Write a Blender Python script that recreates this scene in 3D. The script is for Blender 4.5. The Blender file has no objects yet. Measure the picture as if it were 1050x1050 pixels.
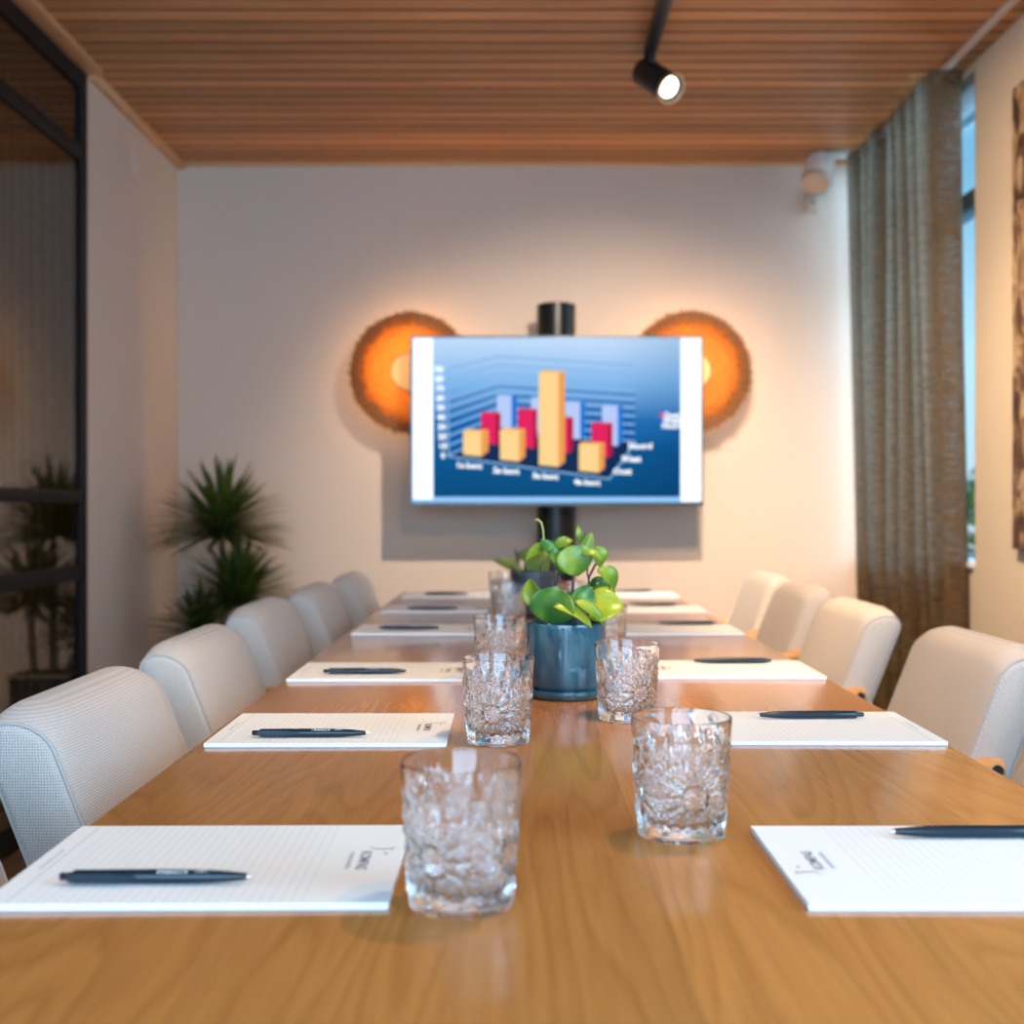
import bpy, bmesh, math, random
from mathutils import Vector, Matrix
random.seed(7)
PI = math.pi
SC = bpy.context.scene
COL = SC.collection

# ---------------------------------------------------------------- camera, world, sun/area lights, exposure
F = 1200.0           # focal length in pixels of the 1050 px frame
CAMZ = 1.044
HX, HY = 528.0, 521.0   # vanishing point of the room axis in the frame
cam_d = bpy.data.cameras.new('camera')
cam = bpy.data.objects.new('camera', cam_d); COL.objects.link(cam)
cam.location = (0, 0, CAMZ); cam.rotation_euler = (PI/2, 0, 0)
cam_d.sensor_width = 36.0; cam_d.lens = 36.0*F/1050
cam_d.shift_x = -(HX-525)/1050; cam_d.shift_y = (HY-525)/1050
cam_d.clip_start = 0.05; cam_d.clip_end = 100
cam_d.dof.use_dof = True; cam_d.dof.focus_distance = 1.38; cam_d.dof.aperture_fstop = 4.5
SC.camera = cam

SC.view_settings.view_transform = 'Standard'; SC.view_settings.look = 'None'
SC.view_settings.exposure = 0.0; SC.view_settings.gamma = 1.0; SC.view_settings.use_curve_mapping = False
SC.cycles.max_bounces = 14; SC.cycles.transmission_bounces = 12; SC.cycles.transparent_max_bounces = 16
SC.cycles.diffuse_bounces = 5; SC.cycles.glossy_bounces = 5
SC.cycles.sample_clamp_indirect = 12.0
SC.cycles.use_denoising = True
SC.cycles.blur_glossy = 0.5

W = bpy.data.worlds.new('world'); SC.world = W; W.use_nodes = True
wn = W.node_tree.nodes; wl = W.node_tree.links
wn.clear()
wo = wn.new('ShaderNodeOutputWorld'); wb = wn.new('ShaderNodeBackground')
wt = wn.new('ShaderNodeTexCoord'); ws = wn.new('ShaderNodeSeparateXYZ'); wr = wn.new('ShaderNodeValToRGB')
wl.new(wt.outputs['Generated'], ws.inputs[0]); wl.new(ws.outputs['Z'], wr.inputs[0])
cr = wr.color_ramp
cr.elements[0].position = 0.0; cr.elements[0].color = (.55, .72, .80, 1)
cr.elements[1].position = 0.12; cr.elements[1].color = (.50, .80, .98, 1)
e = cr.elements.new(0.26); e.color = (.20, .48, .72, 1)
e = cr.elements.new(0.8); e.color = (.16, .36, .62, 1)
wl.new(wr.outputs[0], wb.inputs[0]); wb.inputs[1].default_value = 1.25
wl.new(wb.outputs[0], wo.inputs[0])

def area(name, loc, rot, sx, sy, power, col):
    d = bpy.data.lights.new(name, 'AREA'); d.shape = 'RECTANGLE'; d.size = sx; d.size_y = sy
    d.energy = power; d.color = col
    o = bpy.data.objects.new(name, d); COL.objects.link(o); o.location = loc; o.rotation_euler = rot
    return o
# daylight entering by the window in the wall behind the camera, and by the window behind the curtain
area('daylight_rear', (-.28, -1.62, 1.45), (PI/2, 0, 0), 2.3, 1.9, 130, (.42, .70, 1.0))
area('daylight_side', (1.66, -.15, 1.55), (0, PI/2, 0), 1.5, 2.0, 88, (.45, .72, 1.0))
area('daylight_right', (2.75, 4.62, 2.25), (0, PI/2-.18, 0), 1.7, 1.6, 210, (.46, .74, 1.0))
area('corridor_fill_light', (-2.35, 2.6, 2.56), (0, 0, 0), .5, 2.5, 34, (1, .66, .38))  # added fill without a fitting, warms the curtain behind the partition

# ---------------------------------------------------------------- helpers
def link(o, parent=None):
    COL.objects.link(o)
    if parent is not None: o.parent = parent
    return o
def obj(name, bm, mat, parent=None, smooth=True, angle=40, kind=None):
    bmesh.ops.recalc_face_normals(bm, faces=bm.faces[:])
    me = bpy.data.meshes.new(name)
    if smooth:
        for f in bm.faces: f.smooth = True
        ca = math.radians(angle)
        for ed in bm.edges:
            if len(ed.link_faces) == 2 and ed.calc_face_angle(0) > ca: ed.smooth = False
    bm.to_mesh(me); bm.free()
    for m in (mat if isinstance(mat, (list, tuple)) else [mat]): me.materials.append(m)
    o = bpy.data.objects.new(name, me); link(o, parent)
    if kind: o['kind'] = kind
    return o
def tag(o, label, cat, group=None):
    o['label'] = label; o['category'] = cat
    if group: o['group'] = group
    return o
def thing(name, label, cat, loc=(0, 0, 0), rz=0, group=None):
    o = bpy.data.objects.new(name, None); link(o)
    o.empty_display_size = .05
    o.location = loc; o.rotation_euler = (0, 0, rz)
    return tag(o, label, cat, group)
def dup(root, loc, rz, label, group=None):
    r = root.copy(); COL.objects.link(r); r.location = loc; r.rotation_euler = (0, 0, rz)
    r['label'] = label
    if group: r['group'] = group
    for ch in list(root.children):
        c = ch.copy(); COL.objects.link(c); c.parent = r
        for g in list(ch.children):
            d = g.copy(); COL.objects.link(d); d.parent = c
    return r
def P(px, py, Y):
    return Vector(((px-HX)/F*Y, Y, CAMZ-(py-HY)/F*Y))

def box(bm, x0, x1, y0, y1, z0, z1, bev=0, seg=2):
    vs = [bm.verts.new((x, y, z)) for z in (z0, z1) for y in (y0, y1) for x in (x0, x1)]
    fs = [bm.faces.new([vs[i] for i in q]) for q in ((0,2,3,1),(4,5,7,6),(0,1,5,4),(2,6,7,3),(0,4,6,2),(1,3,7,5))]
    if bev:
        ed = list({e for f in fs for e in f.edges})
        bmesh.ops.bevel(bm, geom=ed, offset=bev, segments=seg, profile=.5, affect='EDGES')
    return fs
def B(*a, **k):
    bm = bmesh.new(); box(bm, *a, **k); return bm
def lathe(bm, prof, n=48, M=None, close=False):
    """prof: list of (r, z) revolved about z; r==0 ends become poles"""
    M = M or Matrix.Identity(4)
    rings = []
    for r, z in prof:
        if r < 1e-6: rings.append([bm.verts.new(M @ Vector((0, 0, z)))])
        else: rings.append([bm.verts.new(M @ Vector((r*math.cos(2*PI*i/n), r*math.sin(2*PI*i/n), z))) for i in range(n)])
    m = len(rings)
    for k in range(m if close else m-1):
        a, b = rings[k], rings[(k+1) % m]
        for i in range(n):
            j = (i+1) % n
            if len(a) == 1 and len(b) == 1: continue
            if len(a) == 1: bm.faces.new((a[0], b[i], b[j]))
            elif len(b) == 1: bm.faces.new((a[i], a[j], b[0]))
            else: bm.faces.new((a[i], a[j], b[j], b[i]))
def tube(bm, pts, r, n=8, caps=True):
    pts = [Vector(p) for p in pts]
    rs = r if isinstance(r, (list, tuple)) else [r]*len(pts)
    up = Vector((0, 0, 1)); rings = []; prev = None
    for i, p in enumerate(pts):
        t = (pts[min(i+1, len(pts)-1)]-pts[max(i-1, 0)]).normalized()
        if prev is None:
            a = t.cross(up)
            if a.length < 1e-3: a = t.cross(Vector((1, 0, 0)))
        else: a = prev - t*prev.dot(t)
        a.normalize(); prev = a; b = t.cross(a)
        rings.append([bm.verts.new(p+(a*math.cos(2*PI*k/n)+b*math.sin(2*PI*k/n))*rs[i]) for k in range(n)])
    for k in range(len(rings)-1):
        for i in range(n):
            j = (i+1) % n
            bm.faces.new((rings[k][i], rings[k][j], rings[k+1][j], rings[k+1][i]))
    if caps:
        bm.faces.new(rings[0]); bm.faces.new(rings[-1])
def cyl(bm, p0, p1, r0, r1=None, n=24):
    tube(bm, [p0, p1], [r0, r1 if r1 is not None else r0], n)
def axis_matrix(p, d):
    return Matrix.Translation(Vector(p)) @ Vector(d).to_track_quat('Z', 'Y').to_matrix().to_4x4()
def poly(bm, pts, mi=0):
    f = bm.faces.new([bm.verts.new(p) for p in pts]); f.material_index = mi; return f
def text_bm(bm, s, size, M, mi=0, sx=1.0, bold=0):
    cu = bpy.data.curves.new('t', 'FONT'); cu.body = s; cu.size = size; cu.align_x = 'CENTER'; cu.align_y = 'CENTER'
    cu.offset = bold; cu.resolution_u = 2
    to = bpy.data.objects.new('t', cu); COL.objects.link(to)
    me = bpy.data.meshes.new_from_object(to.evaluated_get(bpy.context.evaluated_depsgraph_get()))
    me.transform(M @ Matrix.Diagonal((sx, 1, 1, 1)))
    n0 = len(bm.faces); bm.from_mesh(me); bm.faces.ensure_lookup_table()
    for f in bm.faces[n0:]: f.material_index = mi
    bpy.data.objects.remove(to); bpy.data.curves.remove(cu); bpy.data.meshes.remove(me)

# ---------------------------------------------------------------- materials
class N:
    def __init__(s, name):
        s.m = bpy.data.materials.new(name); s.m.use_nodes = True
        s.t = s.m.node_tree; s.n = s.t.nodes; s.l = s.t.links
        s.p = s.n['Principled BSDF']; s.out = s.n['Material Output']
    def add(s, ty, **k):
        x = s.n.new('ShaderNode'+ty)
        for a, b in k.items(): setattr(x, a, b)
        return x
    def ln(s, a, b): s.l.new(a, b)
    def set(s, **k):
        for a, b in k.items():
            key = a.replace('_', ' ')
            s.p.inputs[key].default_value = b
        return s
    def coord(s, scale=(1, 1, 1), rot=(0, 0, 0), kind='Object'):
        tc = s.add('TexCoord'); mp = s.add('Mapping')
        mp.inputs['Scale'].default_value = scale; mp.inputs['Rotation'].default_value = rot
        s.ln(tc.outputs[kind], mp.inputs[0]); return mp.outputs[0]
    def noise(s, vec, scale, detail=4, rough=.5, dist=0):
        x = s.add('TexNoise'); s.ln(vec, x.inputs['Vector'])
        x.inputs['Scale'].default_value = scale; x.inputs['Detail'].default_value = detail
        x.inputs['Roughness'].default_value = rough; x.inputs['Distortion'].default_value = dist
        return x.outputs['Fac']
    def ramp(s, fac, stops):
        r = s.add('ValToRGB'); s.ln(fac, r.inputs[0]); c = r.color_ramp
        while len(c.elements) < len(stops): c.elements.new(.5)
        for el, (p, q) in zip(c.elements, stops):
            el.position = p; el.color = tuple(q)+(1,) if len(q) == 3 else q
        return r.outputs[0]
    def bump(s, h, strength=.2, dist=.001):
        b = s.add('Bump'); s.ln(h, b.inputs['Height']); b.inputs['Strength'].default_value = strength
        b.inputs['Distance'].default_value = dist; s.ln(b.outputs[0], s.p.inputs['Normal']); return b
    def math(s, op, a, b=None):
        x = s.add('Math', operation=op)
        for i, v in enumerate((a, b)):
            if v is None: continue
            if isinstance(v, (int, float)): x.inputs[i].default_value = v
            else: s.ln(v, x.inputs[i])
        return x.outputs[0]
    def mix(s, fac, a, b, blend='MIX'):
        x = s.add('MixRGB', blend_type=blend)
        for i, v in ((0, fac), (1, a), (2, b)):
            if isinstance(v, (int, float)): x.inputs[i].default_value = v
            elif isinstance(v, tuple): x.inputs[i].default_value = v+(1,) if len(v) == 3 else v
            else: s.ln(v, x.inputs[i])
        return x.outputs[0]
def plain(name, col, rough=.5, metal=0, spec=.5, **k):
    n = N(name); n.set(Base_Color=tuple(col)+(1,), Roughness=rough, Metallic=metal)
    n.p.inputs['Specular IOR Level'].default_value = spec
    for a, b in k.items(): n.p.inputs[a.replace('_', ' ')].default_value = b
    return n.m
def emit(name, col, st=1.0):
    n = N(name); n.set(Base_Color=(0, 0, 0, 1), Roughness=.3); n.p.inputs['Specular IOR Level'].default_value = .02
    n.p.inputs['Emission Color'].default_value = tuple(col)+(1,); n.p.inputs['Emission Strength'].default_value = st
    return n.m
def srgb(r, g, b):
    f = lambda c: (c/255/12.92) if c/255 <= .04045 else ((c/255+.055)/1.055)**2.4
    return (f(r), f(g), f(b))

M = {}
# wall paper with a fine linen weave
def wall_mat(name, col):
    n = N(name); c = n.coord()
    a = n.noise(n.coord((1, 1, 14)), 60, 3); b = n.noise(n.coord((14, 14, 1)), 60, 3)
    h = n.math('ADD', a, b); big = n.noise(c, 1.5, 3)
    cc = n.mix(n.math('MULTIPLY', h, .12), col, tuple(x*.72 for x in col))
    n.ln(n.mix(n.math('MULTIPLY', big, .08), cc, tuple(x*.85 for x in col)), n.p.inputs['Base Color'])
    n.set(Roughness=.85); n.bump(h, .25, .0015); return n.m
M['wall'] = wall_mat('linen_wallpaper', (.575, .46, .385))
M['wall_cream'] = wall_mat('cream_wallpaper', (.60, .52, .42))

# ceiling larch planks (boards run along X)
n = N('ceiling_boards'); c = n.coord()
sp = n.add('SeparateXYZ'); n.ln(c, sp.inputs[0])
idx = n.math('FLOOR', n.math('DIVIDE', sp.outputs['Y'], .085))
wn_ = n.add('TexWhiteNoise', noise_dimensions='1D'); n.ln(idx, wn_.inputs['W'])
off = n.add('CombineXYZ'); n.ln(n.math('MULTIPLY', wn_.outputs['Value'], 9), off.inputs['X'])
va = n.add('VectorMath', operation='ADD'); n.ln(n.coord((1, 22, 22)), va.inputs[0]); n.ln(off.outputs[0], va.inputs[1])
g = n.noise(va.outputs[0], 2.2, 6, .6, .4)
col = n.ramp(g, [(.25, (.36, .14, .042)), (.5, (.54, .235, .078)), (.75, (.66, .32, .115))])
tone = n.ramp(wn_.outputs['Value'], [(0, (.62, .60, .58)), (1, (1.18, 1.16, 1.14))])
n.ln(n.mix(1, col, tone, 'MULTIPLY'), n.p.inputs['Base Color']); n.set(Roughness=.45); n.bump(g, .15, .001)
M['ceiling'] = n.m
M['groove'] = plain('groove_shade_brown', (.19, .078, .028), .7)  # shade between the ceiling boards, painted as a darker brown
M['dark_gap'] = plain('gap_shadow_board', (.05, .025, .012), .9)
M['trim_wood'] = plain('larch_trim', (.58, .32, .16), .5)

# oak table top (grain along Y)
n = N('oak_top'); c = n.coord()
sp = n.add('SeparateXYZ'); n.ln(c, sp.inputs[0])
wob = n.noise(n.coord((1, .6, 1)), 1.2, 2)
px_ = n.math('ADD', sp.outputs['X'], n.math('MULTIPLY', 0.0, wob))
idx = n.math('FLOOR', n.math('DIVIDE', n.math('ADD', px_, 2.0), .157))
rnd = n.add('TexWhiteNoise', noise_dimensions='1D'); n.ln(idx, rnd.inputs['W'])
off = n.add('CombineXYZ')
n.ln(n.math('MULTIPLY', rnd.outputs['Value'], 7), off.inputs['Y']); n.ln(n.math('MULTIPLY', rnd.outputs['Value'], 3), off.inputs['X'])
va = n.add('VectorMath', operation='ADD'); n.ln(n.coord((3.6, .55, 1)), va.inputs[0]); n.ln(off.outputs[0], va.inputs[1])
field = n.noise(va.outputs[0], 1.1, 2.5, .45, .35)
rings = n.math('FRACT', n.math('MULTIPLY', field, 34))
fine = n.noise(n.coord((60, 2.4, 1)), 3.0, 5, .6)
pores = n.noise(n.coord((230, 9, 1)), 2.0, 3, .7)
c1 = n.ramp(rings, [(0, (.345, .135, .034)), (.3, (.42, .172, .044)), (.8, (.455, .19, .050)), (1, (.37, .147, .037))])
c2 = n.mix(.34, c1, n.ramp(fine, [(.3, (.30, .112, .026)), (.7, (.48, .205, .056))]))
c3 = n.mix(n.math('MULTIPLY', n.math('LESS_THAN', pores, .40), .10), c2, (.24, .09, .025))
tone = n.ramp(rnd.outputs['Value'], [(0, (.86, .86, .86)), (1, (1.1, 1.08, 1.05))])
n.ln(n.mix(1, c3, tone, 'MULTIPLY'), n.p.inputs['Base Color'])
n.ln(n.ramp(fine, [(.3, (.19,)*3), (.7, (.25,)*3)]), n.p.inputs['Roughness'])
hh = n.math('ADD', n.math('MULTIPLY', n.math('ABSOLUTE', n.math('SUBTRACT', rings, .5)), .6), n.math('MULTIPLY', fine, .4)); n.bump(hh, .05, .001)
n.p.inputs['Coat Weight'].default_value = .35; n.p.inputs['Coat Roughness'].default_value = .10
M['oak'] = n.m
M['oak_edge'] = plain('oak_arm', (.50, .26, .10), .4)
M['black_metal'] = plain('black_powder_coat', (.012, .012, .013), .35)
M['frame_black'] = plain('black_steel_frame', (.010, .008, .008), .6, spec=.2)

# dark floor boards
n = N('dark_oak_floor'); f_ = n.noise(n.coord((14, 1, 1)), 2, 5)
n.ln(n.ramp(f_, [(.3, (.10, .05, .025)), (.7, (.20, .11, .055))]), n.p.inputs['Base Color']); n.set(Roughness=.4)
M['floor'] = n.m

# upholstery weave
def fabric(name, a, b, scale=260):
    n = N(name); c = n.coord()
    sp = n.add('SeparateXYZ'); n.ln(c, sp.inputs[0]); k = 2*PI/.0066
    xy = n.math('ADD', n.math('ADD', sp.outputs['X'], sp.outputs['Y']), n.math('MULTIPLY', n.noise(c, 90, 2), .0045))
    p = n.math('SINE', n.math('MULTIPLY', n.math('ADD', xy, sp.outputs['Z']), k)); q = n.math('SINE', n.math('MULTIPLY', n.math('SUBTRACT', xy, sp.outputs['Z']), k))
    d = n.math('ADD', n.math('MULTIPLY', n.math('MULTIPLY', p, q), .30), n.math('ADD', n.math('MULTIPLY', n.noise(c, 420, 2), .5), .25))
    n.ln(n.ramp(d, [(.25, a), (.85, b)]), n.p.inputs['Base Color'])
    n.set(Roughness=.95); n.p.inputs['Sheen Weight'].default_value = .15; n.p.inputs['Specular IOR Level'].default_value = .02
    inv = n.math('SUBTRACT', 1.0, d); n.bump(inv, .5, .002); return n.m
M['fabric'] = fabric('woven_upholstery', (.57, .505, .465), (.37, .335, .315))
M['piping'] = plain('seam_thread', (.42, .39, .37), .9, spec=.1)

# curtain, loosely woven and a little see-through
n = N('brown_curtain_weave')
c = n.coord()
hz = n.noise(n.coord((9, 9, 240)), 2.0, 2); vt = n.noise(n.coord((120, 120, 2)), 2.0, 2)
mixw = n.math('ADD', hz, vt)
colr = n.ramp(n.math('MULTIPLY', mixw, .5), [(.35, (.07, .045, .024)), (.65, (.17, .112, .062))])
df = n.add('BsdfDiffuse'); tr = n.add('BsdfTranslucent'); tp = n.add('BsdfTransparent')
n.ln(colr, df.inputs[0]); n.ln(n.mix(.65, colr, (.20, .17, .13)), tr.inputs[0])
m1 = n.add('MixShader'); m1.inputs[0].default_value = .42; n.ln(df.outputs[0], m1.inputs[1]); n.ln(tr.outputs[0], m1.inputs[2])
m2 = n.add('MixShader'); n.ln(n.math('MULTIPLY', n.math('LESS_THAN', hz, .48), .42), m2.inputs[0])
n.ln(m1.outputs[0], m2.inputs[1]); n.ln(tp.outputs[0], m2.inputs[2]); n.ln(m2.outputs[0], n.out.inputs[0])
M['curtain'] = n.m

def pane_mat(name, fac, tint):
    n = N(name); tp = n.add('BsdfTransparent'); gl = n.add('BsdfGlossy'); mx = n.add('MixShader')
    tp.inputs[0].default_value = tint+(1,); gl.inputs['Roughness'].default_value = .01; gl.inputs[0].default_value = (1, 1, 1, 1)
    mx.inputs[0].default_value = fac; n.ln(tp.outputs[0], mx.inputs[1]); n.ln(gl.outputs[0], mx.inputs[2]); n.ln(mx.outputs[0], n.out.inputs[0])
    return n.m
M['pane'] = pane_mat('window_glass', .04, (.93, .97, .98))
M['partition_pane'] = pane_mat('partition_glass', .13, (.80, .78, .75))

# tumblers
n = N('clear_glass'); n.set(Base_Color=(1, 1, 1, 1), Roughness=0.0, IOR=1.47); n.p.inputs['Transmission Weight'].default_value = 1
M['glass'] = n.m
# glazed pot
n = N('blue_glaze'); c = n.coord((1, 1, .25))
a = n.noise(c, 30, 5, .6); h = n.noise(n.coord(), 8, 3)
n.ln(n.ramp(a, [(.3, (.006, .040, .062)), (.55, (.016, .085, .125)), (.75, (.05, .15, .18))]), n.p.inputs['Base Color'])
n.set(Roughness=.12); n.p.inputs['Coat Weight'].default_value = .5; n.bump(h, .05, .002)
M['glaze'] = n.m
M['slate_pot'] = plain('slate_blue_pot', (.035, .055, .075), .4)
M['soil'] = plain('soil', (.03, .018, .01), .95)
def leaf_mat(name, a, b, c_):
    n = N(name); f = n.noise(n.coord(), 22, 3)
    cc = n.ramp(f, [(.3, a), (.52, b), (.72, c_)])
    n.ln(cc, n.p.inputs['Base Color']); n.set(Roughness=.28)
    tl = n.add('BsdfTranslucent'); n.ln(n.mix(.5, cc, (.5, .6, .05)), tl.inputs[0])
    mx = n.add('MixShader'); mx.inputs[0].default_value = .22
    n.ln(n.p.outputs[0], mx.inputs[1]); n.ln(tl.outputs[0], mx.inputs[2]); n.ln(mx.outputs[0], n.out.inputs[0])
    return n.m
M['leaf'] = leaf_mat('fresh_green_leaf', (.07, .18, .015), (.17, .30, .025), (.34, .40, .045))
M['leaf_dark'] = leaf_mat('deep_green_leaf', (.014, .09, .035), (.035, .16, .035), (.20, .36, .04))
M['leaf_cup'] = leaf_mat('variegated_leaf', (.02, .11, .035), (.08, .22, .035), (.36, .44, .05))
M['leaf_yellow'] = leaf_mat('yellow_green_leaf', (.24, .34, .02), (.42, .46, .035), (.58, .50, .06))
M['leaf_olive'] = leaf_mat('olive_leaf', (.08, .13, .03), (.15, .21, .05), (.24, .27, .07))
M['blade'] = leaf_mat('dracaena_leaf', (.012, .030, .006), (.032, .06, .012), (.085, .105, .022))
M['stem'] = plain('brown_stem', (.06, .035, .025), .6)
M['tendril'] = plain('green_tendril', (.28, .36, .10), .5)
M['trunk'] = plain('pale_trunk', (.16, .11, .07), .8)
M['planter'] = plain('dark_planter', (.02, .018, .016), .5)
M['planter_rim'] = plain('light_wood_rim', (.50, .33, .18), .5)

# stationery
n = N('ruled_paper'); tc = n.add('TexCoord'); sp = n.add('SeparateXYZ'); n.ln(tc.outputs['Object'], sp.inputs[0])
fr = n.math('FRACT', n.math('DIVIDE', n.math('ADD', sp.outputs['Y'], 1.0), .0078))
ge = n.add('NewGeometry'); sn_ = n.add('SeparateXYZ'); n.ln(ge.outputs['Normal'], sn_.inputs[0])
on = n.math('MULTIPLY', n.math('MULTIPLY', n.math('LESS_THAN', fr, .11), n.math('GREATER_THAN', sn_.outputs['Z'], .5)), n.math('LESS_THAN', n.math('ABSOLUTE', n.math('ADD', sp.outputs['Y'], .016)), .108))
n.ln(n.mix(n.math('MULTIPLY', on, .36), (.80, .80, .80), (.42, .47, .56)), n.p.inputs['Base Color']); n.set(Roughness=.75)
M['paper'] = n.m
M['pad_back'] = plain('grey_board', (.42, .42, .46), .8)
M['print_blue'] = plain('pale_blue_print', (.66, .75, .83), .75)
M['print_grey'] = plain('grey_print', (.09, .10, .15), .75)
M['print_light'] = plain('light_grey_print', (.42, .45, .50), .75)
M['pen'] = plain('navy_pen_plastic', (.003, .016, .028), .25, spec=.45)
M['pen_print'] = plain('white_pen_print', (.8, .82, .85), .5)
M['chrome'] = plain('chrome', (.75, .75, .75), .15, 1)
M['tv_black'] = plain('tv_bezel', (.008, .008, .01), .25)
n = N('gloss_black_column'); n.set(Base_Color=(.006, .006, .007, 1), Roughness=.3); n.p.inputs['Specular IOR Level'].default_value = .25; M['column'] = n.m
M['white_plastic'] = plain('white_plastic', (.72, .70, .68), .4)
M['pinkish'] = plain('off_white_plastic', (.50, .38, .30), .5)
M['rail_white'] = plain('pale_curtain_rail', (.62, .58, .54), .4)
M['win_frame'] = plain('blue_grey_window_frame', (.06, .11, .14), .4)
M['sill'] = plain('stone_sill', (.45, .48, .50), .4)

# sconces
n = N('honey_disc_wood'); df = n.add('BsdfDiffuse'); tr = n.add('BsdfTranslucent'); df.inputs[0].default_value = (.75, .50, .24, 1); tr.inputs[0].default_value = (.80, .52, .22, 1)
m1 = n.add('MixShader'); m1.inputs[0].default_value = .25; n.ln(df.outputs[0], m1.inputs[1]); n.ln(tr.outputs[0], m1.inputs[2]); em = n.add('Emission'); em.inputs[0].default_value = (1, .55, .20, 1); em.inputs[1].default_value = .45; ad = n.add('AddShader'); n.ln(m1.outputs[0], ad.inputs[0]); n.ln(em.outputs[0], ad.inputs[1]); n.ln(ad.outputs[0], n.out.inputs[0]); M['honey_wood'] = n.m
n = N('woven_rattan'); tc = n.add('TexCoord'); sp = n.add('SeparateXYZ'); n.ln(tc.outputs['Object'], sp.inputs[0])
ang = n.math('ARCTAN2', sp.outputs['X'], sp.outputs['Z'])
rad = n.math('SQRT', n.math('ADD', n.math('MULTIPLY', sp.outputs['X'], sp.outputs['X']), n.math('MULTIPLY', sp.outputs['Z'], sp.outputs['Z'])))
cv = n.add('CombineXYZ'); n.ln(n.math('MULTIPLY', ang, 22), cv.inputs[0]); n.ln(n.math('MULTIPLY', rad, 18), cv.inputs[1])
fib = n.noise(cv.outputs[0], 2.0, 4, .7)
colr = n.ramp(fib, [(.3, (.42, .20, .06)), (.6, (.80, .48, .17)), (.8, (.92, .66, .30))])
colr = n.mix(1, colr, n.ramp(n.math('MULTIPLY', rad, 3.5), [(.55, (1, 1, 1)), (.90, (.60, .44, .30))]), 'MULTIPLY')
df = n.add('BsdfDiffuse'); tr = n.add('BsdfTranslucent'); n.ln(colr, df.inputs[0]); n.ln(colr, tr.inputs[0])
m1 = n.add('MixShader'); m1.inputs[0].default_value = .78; n.ln(df.outputs[0], m1.inputs[1]); n.ln(tr.outputs[0], m1.inputs[2]); n.ln(m1.outputs[0], n.out.inputs[0])
M['rattan'] = n.m
M['rattan_dark'] = plain('dark_cane', (.27, .125, .045), .7)

# ---------------------------------------------------------------- the room
XL, XR, YB, YF, ZC = -1.52, 1.60, 5.275, -1.7, 2.60
def struct(name, bm, mat, **k): return obj(name, bm, mat, kind='structure', **k)
struct('floor', B(XL-1.6, XR+.25, YF-.1, YB+.15, -.08, 0), M['floor'])
struct('wall_back', B(XL-1.6, XR+.25, YB, YB+.12, 0, ZC+.1), M['wall'])
bm = bmesh.new(); box(bm, XL-.04, XL, 4.152, YB, 0, ZC); struct('wall_left', bm, M['wall'])
bm = bmesh.new()                                            # right wall with the window opening
WY0, WY1, WZ0, WZ1 = 4.07, 5.262, .835, 2.572
box(bm, XR, XR+.22, .90, WY0, 0, ZC); box(bm, XR, XR+.22, YF, -1.2, 0, ZC); box(bm, XR, XR+.22, -1.2, .90, 0, .75); box(bm, XR, XR+.22, -1.2, .90, 2.35, ZC); box(bm, XR, XR+.22, WY1, YB, 0, ZC)
box(bm, XR, XR+.22, WY0, WY1, 0, WZ0); box(bm, XR, XR+.22, WY0, WY1, WZ1, ZC)
struct('wall_right', bm, M['wall_cream'])
bm = bmesh.new()                                            # wall behind the camera with its window
box(bm, XL-1.6, -1.45, YF-.12, YF, 0, ZC); box(bm, .92, XR+.22, YF-.12, YF, 0, ZC)
box(bm, -1.45, .92, YF-.12, YF, 0, .42); box(bm, -1.45, .92, YF-.12, YF, 2.48, ZC)
struct('wall_rear', bm, M['wall'])
struct('wall_corridor', B(XL-1.6, XL-1.48, YF, YB, 0, ZC), M['wall_cream'])

bm = bmesh.new(); y = YB-.004; pitch = .085                 # tongue-and-groove ceiling
k = math.floor(YF/pitch)
while k*pitch < YB:
    a, b = max(k*pitch+.004, YF), min((k+1)*pitch-.004, YB)
    if b-a > .01: box(bm, XL-.02, XR+.02, a, b, ZC, ZC+.018, bev=.0035, seg=1)
    k += 1
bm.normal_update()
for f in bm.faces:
    if abs(f.normal.y) > .3: f.material_index = 1  # groove walls and bevels get the painted shade colour
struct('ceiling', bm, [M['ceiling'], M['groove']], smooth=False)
struct('trim_1', B(XL-1.6, XR+.25, YF-.1, YB+.15, ZC+.0185, ZC+.06), M['dark_gap'])
struct('trim_2', B(XL, XL+.035, 4.155, YB-.002, ZC-.03, ZC-.0005, bev=.003), M['trim_wood'])
struct('trim_3', B(XL-.02, XL+.06, YF, 4.15, ZC-.022, ZC-.0005, bev=.003), M['trim_wood'])
struct('trim_4', B(XL+.04, XR-.02, YB-.02, YB-.001, ZC-.018, ZC-.0005, bev=.002), M['trim_wood'])
struct('baseboard_back', B(XL+.002, XR-.002, YB-.015, YB-.0005, .0005, .08, bev=.003), M['wall'])
struct('baseboard_left', B(XL+.0005, XL+.015, 4.2, YB-.02, .0005, .08, bev=.003), M['wall'])

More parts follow.
